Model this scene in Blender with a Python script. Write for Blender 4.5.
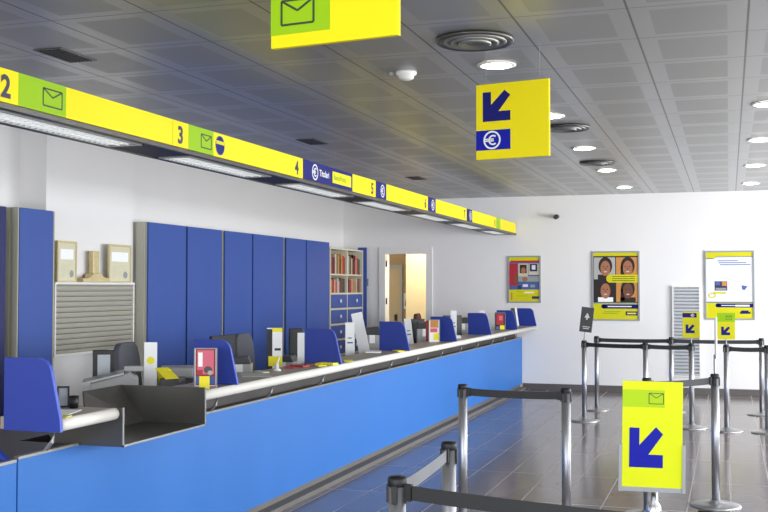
import bpy, bmesh, math, random
from mathutils import Matrix, Vector
random.seed(4)
PI = math.pi
C = bpy.context.scene.collection
for o in list(bpy.data.objects): bpy.data.objects.remove(o)

# ------------------------------------------------------------------ camera, world, exposure
F_PX, YAW, PITCH, ROLL, EYE = 1058.0, 0.315, 0.030, 0.0005, 1.6
cd = bpy.data.cameras.new('camera'); cam = bpy.data.objects.new('camera', cd); C.objects.link(cam)
cd.sensor_width = 36; cd.lens = 36 * F_PX / 768; cd.clip_start = 0.05; cd.clip_end = 200
cam.matrix_world = (Matrix.Translation((0, 0, EYE)) @ Matrix.Rotation(YAW, 4, 'Z')
                    @ Matrix.Rotation(PI/2 + PITCH, 4, 'X') @ Matrix.Rotation(ROLL, 4, 'Z'))
bpy.context.scene.camera = cam
vs = bpy.context.scene.view_settings
vs.view_transform = 'Standard'; vs.look = 'None'; vs.gamma = 1; vs.use_curve_mapping = False
vs.exposure = 0.42
w = bpy.data.worlds.new('world'); bpy.context.scene.world = w; w.use_nodes = True
bg = w.node_tree.nodes['Background']; bg.inputs[0].default_value = (0.72, 0.83, 1.0, 1); bg.inputs[1].default_value = 1.2

def area(name, loc, rot, sx, sy, power, col=(1, 1, 1)):
    l = bpy.data.lights.new(name, 'AREA'); l.shape = 'RECTANGLE'; l.size = sx; l.size_y = sy
    l.energy = power; l.color = col
    o = bpy.data.objects.new(name, l); C.objects.link(o); o.location = loc; o.rotation_euler = rot
    return o
XR, YF, XL, YB, HC = 4.2, -3.0, -6.14, 16.65, 3.05
WIN = [(-2.0, 0.2), (0.9, 3.1), (3.8, 6.0), (6.7, 8.9), (9.6, 11.8), (12.5, 14.7)]
WPOW = [45, 60, 80, 105, 165, 270]
for (a, b), p in zip(WIN, WPOW):        # daylight entering each window opening of the right wall
    area('window_daylight', (XR + .10, (a+b)/2, 1.6), (0, PI/2 + .22, 0), 2.0, b-a-.1, p, (.95, .97, 1.0))
for x in (-4.2, -1.0, 2.2):             # daylight of the glazed front behind the camera
    area('front_daylight', (x, YF - .10, 1.5), (PI/2, 0, 0), 2.4, 2.2, 95, (.95, .97, 1.0))
area('back_room_fill', (-4.9, 17.3, 2.85), (0, 0, 0), .6, .6, 30, (1.0, .93, .80))  # unseen light added to brighten the near wall behind the doorway

# ------------------------------------------------------------------ materials
def S(r, g, b):
    f = lambda c: (c/255/12.92) if c/255 <= .04045 else ((c/255+.055)/1.055)**2.4
    return (f(r), f(g), f(b), 1)
def mat(name, col, rough=.5, metal=0., spec=.5, noise=0., nscale=8., emit=None, estr=0., trans=0., bump=0., alpha=None):
    m = bpy.data.materials.new(name); m.use_nodes = True
    nt = m.node_tree; p = nt.nodes['Principled BSDF']
    p.inputs['Base Color'].default_value = col; p.inputs['Roughness'].default_value = rough
    p.inputs['Metallic'].default_value = metal; p.inputs['Specular IOR Level'].default_value = spec
    if trans: p.inputs['Transmission Weight'].default_value = trans; p.inputs['IOR'].default_value = 1.1
    if emit: p.inputs['Emission Color'].default_value = emit; p.inputs['Emission Strength'].default_value = estr
    if noise or bump:
        tc = nt.nodes.new('ShaderNodeTexCoord'); nz = nt.nodes.new('ShaderNodeTexNoise')
        nz.inputs['Scale'].default_value = nscale; nz.inputs['Detail'].default_value = 4
        nt.links.new(tc.outputs['Object'], nz.inputs['Vector'])
        if noise:
            mx = nt.nodes.new('ShaderNodeMix'); mx.data_type = 'RGBA'
            mx.inputs[6].default_value = tuple(c*(1-noise) for c in col[:3]) + (1,)
            mx.inputs[7].default_value = tuple(min(1, c*(1+noise)) for c in col[:3]) + (1,)
            nt.links.new(nz.outputs['Fac'], mx.inputs[0]); nt.links.new(mx.outputs[2], p.inputs['Base Color'])
        if bump:
            b = nt.nodes.new('ShaderNodeBump'); b.inputs['Strength'].default_value = bump; b.inputs['Distance'].default_value = .01
            nt.links.new(nz.outputs['Fac'], b.inputs['Height']); nt.links.new(b.outputs['Normal'], p.inputs['Normal'])
    return m
M = {}
def D(n, *a, **k): M[n] = mat(n, *a, **k)
D('wall', S(234, 232, 230), .75, noise=.025, nscale=1.2)
D('wall_warm', S(232, 214, 170), .8, noise=.03)
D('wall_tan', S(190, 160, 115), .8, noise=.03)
D('door_tan', S(205, 182, 135), .6, noise=.04)
D('white', S(232, 230, 226), .45, noise=.01)
D('white_gloss', S(240, 240, 238), .25)
D('base_dark', S(92, 86, 84), .4, noise=.05)
D('counter_blue', S(40, 114, 196), .5, noise=.03, nscale=3)
D('divider_blue', S(24, 52, 148), .5, noise=.03, nscale=6)
D('divider_edge', S(60, 86, 190), .45)
D('cabinet_blue', S(50, 82, 160), .55, noise=.04, nscale=5)
D('cabinet_navy', S(22, 30, 92), .6, noise=.04)
D('cabinet_grey', S(176, 174, 160), .5, noise=.03)
D('cabinet_cream', S(216, 210, 188), .5, noise=.03)
D('shadow_gap', S(24, 30, 60), .8)
D('shelf_wood', S(160, 148, 134), .45, noise=.10, nscale=20)
D('shelf_nose', S(236, 232, 222), .35, noise=.02)
D('desk_dark', S(74, 66, 60), .45, noise=.10, nscale=14)
D('recess', S(70, 66, 62), .6, noise=.15, nscale=30)
D('plinth', S(112, 108, 104), .5, noise=.05)
D('alu', S(150, 150, 148), .4, .6, noise=.03)
D('steel_dark', S(88, 86, 82), .32, .55, noise=.10, nscale=10)
D('chrome', S(215, 215, 218), .16, 1.)
D('post_metal', S(168, 168, 172), .36, .85, noise=.02)
D('base_metal', S(190, 190, 192), .3, .9)
D('black', S(14, 14, 16), .5, noise=.05)
D('black_gloss', S(14, 14, 16), .15)
D('belt', S(34, 34, 34), .55, noise=.08, nscale=60)
D('belt_sheen', S(128, 130, 134), .4, noise=.06, nscale=60)  # copy of the belt with its sheen put into the colour as paler grey
D('yellow', S(243, 224, 0), .5, spec=.25)
D('yellow_front', S(226, 234, 0), .5, spec=.25)
D('green', S(148, 192, 0), .5, spec=.25)
D('green_front', S(178, 212, 0), .5, spec=.25)
D('frame_grey', S(150, 152, 154), .4, .3)
D('green_dark', S(120, 170, 20), .5)
D('icon', S(40, 56, 20), .5)
D('navy', S(16, 20, 108), .5, spec=.2)
D('arrow_blue', S(10, 22, 160), .5, spec=.2)
D('ink', S(34, 30, 62), .5)
D('paper', S(250, 250, 248), .7, noise=.02)
D('paper_yellow', S(246, 232, 40), .6)
D('paper_grey', S(178, 176, 172), .7, noise=.1, nscale=25)
D('red', S(176, 30, 46), .5)
D('pink', S(216, 96, 118), .5)
D('skin', S(168, 108, 78), .6); D('skin_dark', S(112, 68, 48), .6); D('hair', S(36, 26, 24), .6)
D('orange', S(204, 140, 70), .6); D('poster_white', S(226, 228, 240), .4)
D('poster_grey', S(150, 160, 150), .5); D('poster_blue', S(70, 92, 160), .5)
D('poster_yellow', S(212, 206, 10), .5, spec=.3)
D('fabric_grey', S(84, 86, 92), .9, noise=.15, nscale=40, bump=.2)
D('fabric_maroon', S(110, 60, 52), .9, noise=.15, nscale=40)
D('plastic_grey', S(150, 150, 148), .45, noise=.04)
D('plastic_dark', S(60, 60, 62), .45, noise=.05)
D('screen', S(150, 156, 160), .2)
D('grille', S(170, 166, 150), .45, .2, noise=.03)
D('grille_cool', S(190, 194, 198), .45, .2, noise=.03)
D('brass', S(205, 188, 140), .4, .3, noise=.2, nscale=30)
D('cert', S(214, 210, 180), .35, noise=.12, nscale=14)
D('acrylic', S(225, 232, 238), .06, trans=.85)
D('lamp', S(255, 255, 250), .5, emit=(1, .97, .9, 1), estr=9)
D('brown', S(120, 78, 48), .6); D('book_red', S(140, 40, 40), .6); D('book_navy', S(44, 44, 78), .6)
D('book_cream', S(206, 196, 170), .6); D('book_green', S(60, 92, 70), .6)

def N(nt, t, **k):
    n = nt.nodes.new(t)
    for a, b in k.items(): setattr(n, a, b)
    return n
def math_(nt, op, a, b=None, c=None):
    n = N(nt, 'ShaderNodeMath', operation=op)
    for i, v in enumerate((a, b, c)):
        if v is None: continue
        if isinstance(v, (int, float)): n.inputs[i].default_value = v
        else: nt.links.new(v, n.inputs[i])
    return n.outputs[0]
def cell(nt, src, pitch, off):          # distance from the nearest seam, in metres
    a = math_(nt, 'ADD', src, -off); b = math_(nt, 'DIVIDE', a, pitch); f = math_(nt, 'FRACT', b)
    g = math_(nt, 'SUBTRACT', f, .5); h = math_(nt, 'ABSOLUTE', g); i = math_(nt, 'SUBTRACT', .5, h)
    return math_(nt, 'MULTIPLY', i, pitch), math_(nt, 'FLOOR', b)
def mixc(nt, fac, a, b):
    m = N(nt, 'ShaderNodeMix', data_type='RGBA')
    for i, v in ((0, fac), (6, a), (7, b)):
        if isinstance(v, (tuple, float, int)): m.inputs[i].default_value = v
        else: nt.links.new(v, m.inputs[i])
    return m.outputs[2]
def floor_material():
    m = bpy.data.materials.new('floor_tiles'); m.use_nodes = True; nt = m.node_tree; p = nt.nodes['Principled BSDF']
    tc = N(nt, 'ShaderNodeTexCoord'); sp = N(nt, 'ShaderNodeSeparateXYZ'); nt.links.new(tc.outputs['Object'], sp.inputs[0])
    dx, ix = cell(nt, sp.outputs[0], .30, -.90); dy, iy = cell(nt, sp.outputs[1], 1.2, 9.12)
    d = math_(nt, 'MINIMUM', dx, dy); grout = math_(nt, 'LESS_THAN', d, .005)
    cb = N(nt, 'ShaderNodeCombineXYZ'); nt.links.new(ix, cb.inputs[0]); nt.links.new(iy, cb.inputs[1])
    wn = N(nt, 'ShaderNodeTexWhiteNoise'); nt.links.new(cb.outputs[0], wn.inputs[0])
    nz = N(nt, 'ShaderNodeTexNoise'); nz.inputs['Scale'].default_value = 2.0; nz.inputs['Detail'].default_value = 2
    nt.links.new(tc.outputs['Object'], nz.inputs['Vector'])
    f = math_(nt, 'ADD', math_(nt, 'MULTIPLY', wn.outputs[0], .45), math_(nt, 'MULTIPLY', nz.outputs['Fac'], .6))
    c = mixc(nt, f, S(108, 100, 98), S(126, 117, 114)); c = mixc(nt, grout, c, S(172, 164, 160))
    nt.links.new(c, p.inputs['Base Color'])
    r = math_(nt, 'MULTIPLY_ADD', nz.outputs['Fac'], .06, .13); r = math_(nt, 'MULTIPLY_ADD', grout, .3, r)
    nt.links.new(r, p.inputs['Roughness']); p.inputs['Specular IOR Level'].default_value = .28
    return m
def ceiling_material():
    m = bpy.data.materials.new('ceiling_panels'); m.use_nodes = True; nt = m.node_tree; p = nt.nodes['Principled BSDF']
    tc = N(nt, 'ShaderNodeTexCoord'); sp = N(nt, 'ShaderNodeSeparateXYZ'); nt.links.new(tc.outputs['Object'], sp.inputs[0])
    dx, ix = cell(nt, sp.outputs[0], .60, -1.09); dy, iy = cell(nt, sp.outputs[1], .70, 5.57)
    seam = math_(nt, 'MAXIMUM', math_(nt, 'LESS_THAN', dx, .006), math_(nt, 'LESS_THAN', dy, .004))
    perf = math_(nt, 'MULTIPLY', math_(nt, 'GREATER_THAN', dx, .105), math_(nt, 'GREATER_THAN', dy, .075))
    cb = N(nt, 'ShaderNodeCombineXYZ'); nt.links.new(ix, cb.inputs[0]); nt.links.new(iy, cb.inputs[1])
    wn = N(nt, 'ShaderNodeTexWhiteNoise'); nt.links.new(cb.outputs[0], wn.inputs[0])
    nz = N(nt, 'ShaderNodeTexNoise'); nz.inputs['Scale'].default_value = .7; nz.inputs['Detail'].default_value = 3
    nt.links.new(tc.outputs['Object'], nz.inputs['Vector'])
    base = mixc(nt, math_(nt, 'MULTIPLY', wn.outputs[0], .5), S(182, 182, 182), S(176, 176, 176))
    c = mixc(nt, perf, base, mixc(nt, nz.outputs['Fac'], S(166, 166, 165), S(174, 174, 173)))
    c = mixc(nt, seam, c, S(100, 100, 100)); nt.links.new(c, p.inputs['Base Color'])
    p.inputs['Metallic'].default_value = .7
    r = math_(nt, 'MULTIPLY_ADD', perf, .07, .34); nt.links.new(r, p.inputs['Roughness'])
    b = N(nt, 'ShaderNodeBump'); b.inputs['Strength'].default_value = .25; b.inputs['Distance'].default_value = .01
    n2 = N(nt, 'ShaderNodeTexNoise'); n2.inputs['Scale'].default_value = 1.6; nt.links.new(tc.outputs['Object'], n2.inputs['Vector'])
    nt.links.new(n2.outputs['Fac'], b.inputs['Height']); nt.links.new(b.outputs['Normal'], p.inputs['Normal'])
    return m
def louvre_material():
    m = bpy.data.materials.new('louvre_lamp'); m.use_nodes = True; nt = m.node_tree; p = nt.nodes['Principled BSDF']
    tc = N(nt, 'ShaderNodeTexCoord'); sp = N(nt, 'ShaderNodeSeparateXYZ'); nt.links.new(tc.outputs['Object'], sp.inputs[0])
    dy, _ = cell(nt, sp.outputs[1], .045, 0); dx, _ = cell(nt, sp.outputs[0], .062, 0)
    d = math_(nt, 'MINIMUM', dx, dy); g = math_(nt, 'GREATER_THAN', d, .009)
    c = mixc(nt, g, S(120, 130, 160), S(250, 252, 255)); nt.links.new(c, p.inputs['Base Color'])
    p.inputs['Emission Color'].default_value = (.82, .92, 1, 1); nt.links.new(math_(nt, 'MULTIPLY_ADD', g, 1.9, .2), p.inputs['Emission Strength'])
    return m
M['floor'] = floor_material(); M['ceiling'] = ceiling_material(); M['louvre'] = louvre_material()

# ------------------------------------------------------------------ mesh helpers
class MB:
    """collects shapes in one bmesh; T places what follows; mt() picks the material slot"""
    def __init__(s, m='white'): s.bm = bmesh.new(); s.mats = []; s.T = Matrix.Identity(4); s.mt(m); s.sm = False
    def mt(s, m):
        if m not in s.mats: s.mats.append(m)
        s.i = s.mats.index(m); return s
    def smooth(s, v=True): s.sm = v; return s
    def _add(s, verts, faces, bev=0, seg=2):
        t = bmesh.new(); vs_ = [t.verts.new(v) for v in verts]
        for f in faces:
            try: t.faces.new([vs_[k] for k in f])
            except ValueError: pass
        if bev: bmesh.ops.bevel(t, geom=list(t.edges), offset=bev, segments=seg, profile=.5, affect='EDGES')
        mp = {v: s.bm.verts.new(s.T @ v.co) for v in t.verts}
        for f in t.faces:
            g = s.bm.faces.new([mp[v] for v in f.verts]); g.material_index = s.i; g.smooth = s.sm
        t.free(); return s
    def box(s, a, b, bev=0):
        x0, y0, z0 = (min(p, q) for p, q in zip(a, b)); x1, y1, z1 = (max(p, q) for p, q in zip(a, b))
        v = [(x0,y0,z0),(x1,y0,z0),(x1,y1,z0),(x0,y1,z0),(x0,y0,z1),(x1,y0,z1),(x1,y1,z1),(x0,y1,z1)]
        return s._add(v, [(0,3,2,1),(4,5,6,7),(0,1,5,4),(1,2,6,5),(2,3,7,6),(3,0,4,7)], bev)
    def prism(s, pts, axis, a, b, bev=0):
        """2-D outline pts extruded along axis from a to b (x: pts are y,z; y: pts are x,z; z: pts are x,y)"""
        n = len(pts)
        f = {'x': lambda p, t: (t, p[0], p[1]), 'y': lambda p, t: (p[0], t, p[1]), 'z': lambda p, t: (p[0], p[1], t)}[axis]
        v = [f(p, a) for p in pts] + [f(p, b) for p in pts]
        return s._add(v, [tuple(range(n))[::-1], tuple(range(n, 2*n))] + [(k, (k+1) % n, n+(k+1) % n, n+k) for k in range(n)], bev)
    def lathe(s, prof, n=24, c=(0, 0, 0)):
        v = []; f = []
        for r, z in prof: v += [(c[0]+r*math.cos(2*PI*k/n), c[1]+r*math.sin(2*PI*k/n), c[2]+z) for k in range(n)]
        for j in range(len(prof)-1): f += [(j*n+k, j*n+(k+1) % n, (j+1)*n+(k+1) % n, (j+1)*n+k) for k in range(n)]
        if prof[0][0] > 1e-4: f.append(tuple(range(n))[::-1])
        if prof[-1][0] > 1e-4: f.append(tuple((len(prof)-1)*n+k for k in range(n)))
        return s._add(v, f)
    def tube(s, pts, r, n=10):
        pts = [Vector(p) for p in pts]; v = []; f = []
        for k, p in enumerate(pts):
            d = (pts[min(k+1, len(pts)-1)] - pts[max(k-1, 0)]).normalized()
            up = Vector((0, 0, 1)) if abs(d.z) < .9 else Vector((1, 0, 0)); a = d.cross(up).normalized(); b = d.cross(a)
            rr = r[k] if isinstance(r, (list, tuple)) else r
            v += [tuple(p + a*rr*math.cos(2*PI*q/n) + b*rr*math.sin(2*PI*q/n)) for q in range(n)]
        for j in range(len(pts)-1): f += [(j*n+q, j*n+(q+1) % n, (j+1)*n+(q+1) % n, (j+1)*n+q) for q in range(n)]
        f += [tuple(range(n))[::-1], tuple((len(pts)-1)*n+q for q in range(n))]
        return s._add(v, f)
    # flat printing on a face looking along -y: x right, z up, layer = how far it is raised
    def flat(s, pts, layer=1, m=None):
        if m: s.mt(m)
        y = -.0012*layer; return s.prism(pts, 'y', y, y+.0011)
    def rect(s, x0, z0, x1, z1, layer=1, m=None): return s.flat([(x0, z0), (x1, z0), (x1, z1), (x0, z1)], layer, m)
    def disc(s, x, z, rx, rz=None, layer=1, m=None, n=20):
        rz = rz or rx; return s.flat([(x+rx*math.cos(2*PI*k/n), z+rz*math.sin(2*PI*k/n)) for k in range(n)], layer, m)
    def arc(s, x, z, r0, r1, a0, a1, layer=1, m=None, n=24):
        for k in range(n):
            p, q = a0+(a1-a0)*k/n, a0+(a1-a0)*(k+1)/n
            s.flat([(x+r*math.cos(t), z+r*math.sin(t)) for r, t in ((r0, p), (r1, p), (r1, q), (r0, q))], layer, m)
        return s
    def line(s, a, b, wd, layer=1, m=None):
        d = Vector((b[0]-a[0], b[1]-a[1])).normalized()*wd/2; q = (-d.y, d.x)
        return s.flat([(a[0]-q[0], a[1]-q[1]), (b[0]-q[0], b[1]-q[1]), (b[0]+q[0], b[1]+q[1]), (a[0]+q[0], a[1]+q[1])], layer, m)
    def text(s, t, x, z, size, layer=1, m=None, bold=.0, sx=1.0, align='LEFT'):
        if m: s.mt(m)
        cu = bpy.data.curves.new('t', 'FONT'); cu.body = t; cu.size = size; cu.offset = bold; cu.align_x = align; cu.resolution_u = 3
        o = bpy.data.objects.new('t', cu); me = bpy.data.meshes.new_from_object(o)
        y = -.0012*layer
        vv = [s.bm.verts.new(s.T @ Vector((x+v.co.x*sx, y, z+v.co.y))) for v in me.vertices]
        for f in me.polygons:
            try: g = s.bm.faces.new([vv[k] for k in f.vertices]); g.material_index = s.i
            except ValueError: pass
        bpy.data.objects.remove(o); bpy.data.curves.remove(cu); bpy.data.meshes.remove(me); return s
    def envelope(s, x, z, wd, h, layer=1, m='icon', t=.008):
        for a, b in (((x, z), (x+wd, z)), ((x+wd, z), (x+wd, z+h)), ((x+wd, z+h), (x, z+h)), ((x, z+h), (x, z)),
                     ((x, z+h), (x+wd*.5, z+h*.55)), ((x+wd*.5, z+h*.55), (x+wd, z+h))): s.line(a, b, t, layer, m)
        return s
    def arrow(s, x, z, k, layer=1, m='arrow_blue', q=1.0):
        return s.flat([(x+a*k, z+b*k*q) for a, b in ((0, 0), (1, 0), (1, .33), (.57, .33), (1, .85), (.79, 1.03), (.3, .56), (.3, 1), (0, 1))], layer, m)
    def euro(s, x, z, r, layer=1, m='white_gloss', sx=1.0):
        s.arc(x, z, r*.82, r, 0, 2*PI, layer, m); s.arc(x+r*.12, z, r*.38, r*.56, PI*.28, PI*1.72, layer, m, 14)
        s.rect(x-r*.82, z-r*.16, x+r*.2, z-r*.01, layer, m); s.rect(x-r*.82, z+r*.04, x+r*.2, z+r*.18, layer, m); return s
    def build(s, name, parent=None, loc=(0, 0, 0), rz=0):
        bmesh.ops.recalc_face_normals(s.bm, faces=[f for f in s.bm.faces])
        me = bpy.data.meshes.new(name); s.bm.to_mesh(me); s.bm.free()
        for m in s.mats: me.materials.append(M[m])
        o = bpy.data.objects.new(name, me); C.objects.link(o); o.location = loc; o.rotation_euler = (0, 0, rz)
        if parent: o.parent = parent
        return o
def tag(o, label, cat, group=None):
    o['label'] = label; o['category'] = cat
    if group: o['group'] = group
    return o
def thing(name, label, cat, loc=(0, 0, 0), rz=0, group=None):
    o = bpy.data.objects.new(name, None); o.empty_display_size = .05; C.objects.link(o); o.location = loc; o.rotation_euler = (0, 0, rz)
    return tag(o, label, cat, group)
def struct(mb, name, **k): o = mb.build(name, **k); o['kind'] = 'structure'; return o
KIDS = {}
def copy_tree(o, parent=None):
    c = o.copy(); C.objects.link(c)
    if parent: c.parent = parent
    for ch in list(o.children): copy_tree(ch, c)
    return c
def FACE_X(y0=0, x=0, z0=0): return Matrix.Translation((x, y0, z0)) @ Matrix.Rotation(PI/2, 4, 'Z')   # printing that looks along +x

# ------------------------------------------------------------------ the setting
struct(MB('floor').box((XL-.2, YF-.2, -.1), (XR+.2, YB+3.6, 0)), 'floor')
struct(MB('ceiling').box((XL-.2, YF-.2, HC), (XR+.2, YB+.2, HC+.1)), 'ceiling')
struct(MB('wall').box((XL-.2, YF-.2, 0), (XL, YB+.2, HC)), 'wall_left')
DX0, DX1, DH = -5.43, -4.67, 2.19
b = MB('wall').box((XL, YB, 0), (DX0, YB+.2, HC)).box((DX1, YB, 0), (XR+.2, YB+.2, HC)).box((DX0, YB, DH), (DX1, YB+.2, HC))
struct(b, 'wall_back')
b = MB('wall').box((XR, YF, 0), (XR+.2, YB, .5)).box((XR, YF, 2.7), (XR+.2, YB, HC))
ys = [YF] + [v for ab in WIN for v in ab] + [YB]
for a, c_ in zip(ys[::2], ys[1::2]): b.box((XR, a, .5), (XR+.2, c_, 2.7))
struct(b, 'wall_right')
for k, (a, c_) in enumerate(WIN):
    f = MB('alu')
    for z in (.5, 2.65): f.box((XR+.02, a, z), (XR+.07, c_, z+.05))
    for y in (a, (a+c_)/2-.025, c_-.05): f.box((XR+.02, y, .5), (XR+.07, y+.05, 2.7))
    struct(f, 'window_%d' % (k+2))
b = MB('wall').box((XL, YF-.2, 2.75), (XR, YF, HC)).box((XL, YF-.2, 0), (-5.5, YF, 2.75)).box((3.5, YF-.2, 0), (XR, YF, 2.75))
struct(b, 'wall_front')
f = MB('alu')
for x in (-5.5, -2.62, .58, 3.44): f.box((x, YF-.08, 0), (x+.06, YF-.03, 2.75))
f.box((-5.5, YF-.08, 2.69), (3.5, YF-.03, 2.75)).box((-5.5, YF-.08, 0), (3.5, YF-.03, .12)); struct(f, 'window_1')
struct(MB('wall').box((XL, 8.12, 0), (-5.855, 9.59, HC)), 'trim_1')            # pillar of the left wall
struct(MB('base_dark').box((-3.11, YB-.015, 0), (XR, YB, .095)), 'baseboard_back')
struct(MB('base_dark').box((XR-.015, YF, 0), (XR, YB-.015, .095)), 'baseboard_right')
# doorway and the room behind it
b = MB('white')
b.box((DX0-.075, YB-.02, 0), (DX0, YB, DH+.075)).box((DX1, YB-.02, 0), (DX1+.075, YB, DH+.075)).box((DX0, YB-.02, DH), (DX1, YB, DH+.075))
b.box((DX0, YB-.02, 0), (DX0+.03, YB+.2, DH)).box((DX1-.03, YB-.02, 0), (DX1, YB+.2, DH)).box((DX0+.03, YB-.02, DH-.03), (DX1-.03, YB+.2, DH))
d1 = struct(b, 'door_1')
h = MB('black')
for z in (.4, 1.33, 1.95): h.box((DX0+.03, YB+.02, z), (DX0+.045, YB+.05, z+.1))
h.build('hinge', d1)
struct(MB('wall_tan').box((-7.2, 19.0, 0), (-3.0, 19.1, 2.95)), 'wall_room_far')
struct(MB('wall_warm').box((-5.395, 17.8, 0), (-3.2, 17.9, 2.95)), 'wall_room_near')
struct(MB('wall_warm').box((-3.3, 16.85, 0), (-3.2, 17.8, 2.95)), 'wall_room_right')
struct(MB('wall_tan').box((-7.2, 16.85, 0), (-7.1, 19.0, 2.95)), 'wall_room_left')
struct(MB('white').box((-7.2, 16.85, 2.95), (-3.0, 19.1, 3.05)), 'ceiling_room')
b = MB('door_tan').box((-6.65, 18.96, 0), (-5.87, 19.0, 1.96)); d2 = struct(b, 'door_2')
MB('cabinet_grey').box((-6.72, 18.95, 0), (-6.65, 19.0, 2.03)).box((-5.87, 18.95, 0), (-5.82, 19.0, 2.03)).box((-6.65, 18.95, 1.96), (-5.87, 19.0, 2.03)).build('door_frame', d2)
MB('black').box((-5.96, 18.92, .98), (-5.92, 18.96, 1.1)).build('door_handle', d2)
t = MB('paper').rect(0, 0, .10, .30, 1); t.disc(.05, .2, .02, .02, 2, 'black').flat([(.02, .06), (.08, .06), (.065, .18), (.035, .18)], 2, 'black')
tag(t.build('wall_notice', None, (-5.80, 18.997, 1.20)), 'small white notice with a dark figure seen through the open doorway', 'notice')
t = thing('wall_thermostat', 'small grey control box on the wall between bookcase and doorway', 'thermostat', (-5.74, YB, 1.63))
MB('plastic_grey').box((-.05, -.03, 0), (.05, 0, .12), .006).build('body', t)
MB('black').box((-.022, -.034, .055), (.022, -.029, .095)).build('display', t)
t = thing('security_camera', 'small dark bullet camera mounted high on the back wall', 'camera', (-2.56, YB, 2.72))
MB('black').lathe([(.035, 0), (.035, .02), (.012, .03), (.012, .06)], 12).build('mount', t).rotation_euler = (PI/2, 0, 0)
q = MB('black').smooth().tube([(0, -.04, 0), (.0, -.16, -.02)], .035, 14).build('body', t)
MB('black_gloss').tube([(0, -.16, -.02), (0, -.17, -.021)], .027, 14).build('lens', t)

# ------------------------------------------------------------------ ceiling fittings
def downlight(x, y, label, group):
    t = thing('ceiling_downlight', label, 'ceiling light', (x, y, HC), 0, group)
    MB('white').smooth().lathe([(.095, -.002), (.125, -.004), (.128, -.010), (.10, -.014), (.092, -.006)], 28).build('trim_ring', t)
    MB('lamp').lathe([(.0, -.024), (.05, -.022), (.098, -.014), (.098, -.002)], 28).build('lens', t)
ordn = ['nearest', 'second nearest', 'third', 'fourth', 'farthest']
for k, y in enumerate((6.71, 8.86, 11.02, 13.17, 15.47)):
    downlight(-1.42, y, '%s round recessed downlight of the row behind the hanging arrow sign' % ordn[k], 'recessed downlights in the middle ceiling row')
for k, y in enumerate((8.79, 10.9, 13.19, 15.44)):
    downlight(.30, y, '%s round recessed downlight along the right edge of the ceiling' % ['nearest', 'second', 'third', 'farthest'][k], 'recessed downlights at the right ceiling edge')
def diffuser(x, y, r, label):
    t = thing('air_diffuser', label, 'air diffuser', (x, y, HC), 0, 'round air diffusers')
    MB('steel_dark').smooth().lathe([(r*.86, -.002), (r, -.004), (r*1.02, -.014), (r*.97, -.026), (r*.86, -.016)], 36).build('outer_ring', t)
    for k, q in enumerate((.80, .60, .40)):
        MB('alu').smooth().lathe([(r*q, -.004), (r*(q+.03), -.02-.006*k), (r*(q-.03), -.028-.006*k), (r*(q-.10), -.012)], 32).build('cone_ring', t)
    MB('steel_dark').lathe([(0, -.03), (r*.2, -.028), (r*.22, -.004)], 24).build('centre_cap', t)
diffuser(-1.395, 5.99, .225, 'large round air diffuser nearest the camera, above the hanging arrow sign')
diffuser(-1.37, 9.53, .20, 'round air diffuser right of the hanging arrow sign')
diffuser(-1.43, 12.31, .20, 'farthest round air diffuser, close to the back wall')
for y, lab in ((5.62, 'rectangular dark ceiling vent nearest the camera, at upper left'), (9.73, 'rectangular dark ceiling vent in the middle above counter number four'), (13.4, 'rectangular dark ceiling vent farthest back above the counter signs')):
    t = thing('ceiling_vent', lab, 'vent', (-3.92, y, HC), 0, 'rectangular ceiling vents')
    MB('steel_dark').box((-.10, -.19, -.006), (.10, -.175, 0)).box((-.10, .175, -.006), (.10, .19, 0)).box((-.10, -.175, -.006), (-.085, .175, 0)).box((.085, -.175, -.006), (.10, .175, 0)).build('frame', t)
    v = MB('black')
    for k in range(6): v.box((-.085+k*.029, -.175, -.008), (-.068+k*.029, .175, -.001))
    v.build('louvres', t)
t = thing('smoke_detector', 'small white smoke detector on the ceiling left of the arrow sign', 'smoke detector', (-2.05, 6.77, HC))
MB('white').smooth().lathe([(.07, 0), (.07, -.018), (.055, -.024), (.05, -.045), (.03, -.055), (0, -.057)], 24).build('body', t)
MB('plastic_grey').lathe([(.022, 0), (.022, -.022), (0, -.024)], 12, (-.10, -.01, 0)).build('indicator', t)

# ------------------------------------------------------------------ hanging signs
def hanging_sign(p0, p1, label, kind, zb=2.44, H=.50):
    a = math.atan2(p1[1]-p0[1], p1[0]-p0[0]); W = math.hypot(p1[0]-p0[0], p1[1]-p0[1])
    t = thing('hanging_sign', label, 'hanging sign', (p0[0], p0[1], zb), a)
    MB('yellow').box((0, 0, 0), (W, .022, H), .002).build('sign_board', t)
    g = MB('navy')
    if kind == 'arrow':
        g.arrow(W*.095, H*.50, W*.385, 1, 'navy'); g.rect(0, H*.12, W*.48, H*.385, 1, 'arrow_blue'); g.euro(W*.225, H*.252, W*.12, 2)
    else:
        g.rect(0, H*.09, W*.48, H*.9, 1, 'green'); g.envelope(W*.09, .078, W*.26, .085, 2)
    g.build('sign_print', t)
    for x in (.06, W-.06): MB('plastic_grey').tube([(x, .011, H), (x, .011, 3.05-zb)], .0016, 6).build('hanging_wire', t)
hanging_sign((-1.526, 3.396), (-1.037, 3.331), 'yellow hanging sign with a green envelope field, cut off by the top of the picture', 'mail')
hanging_sign((-1.448, 6.245), (-.992, 6.158), 'square yellow hanging sign with blue arrow and euro symbol', 'arrow', 2.373, .455)

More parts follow.
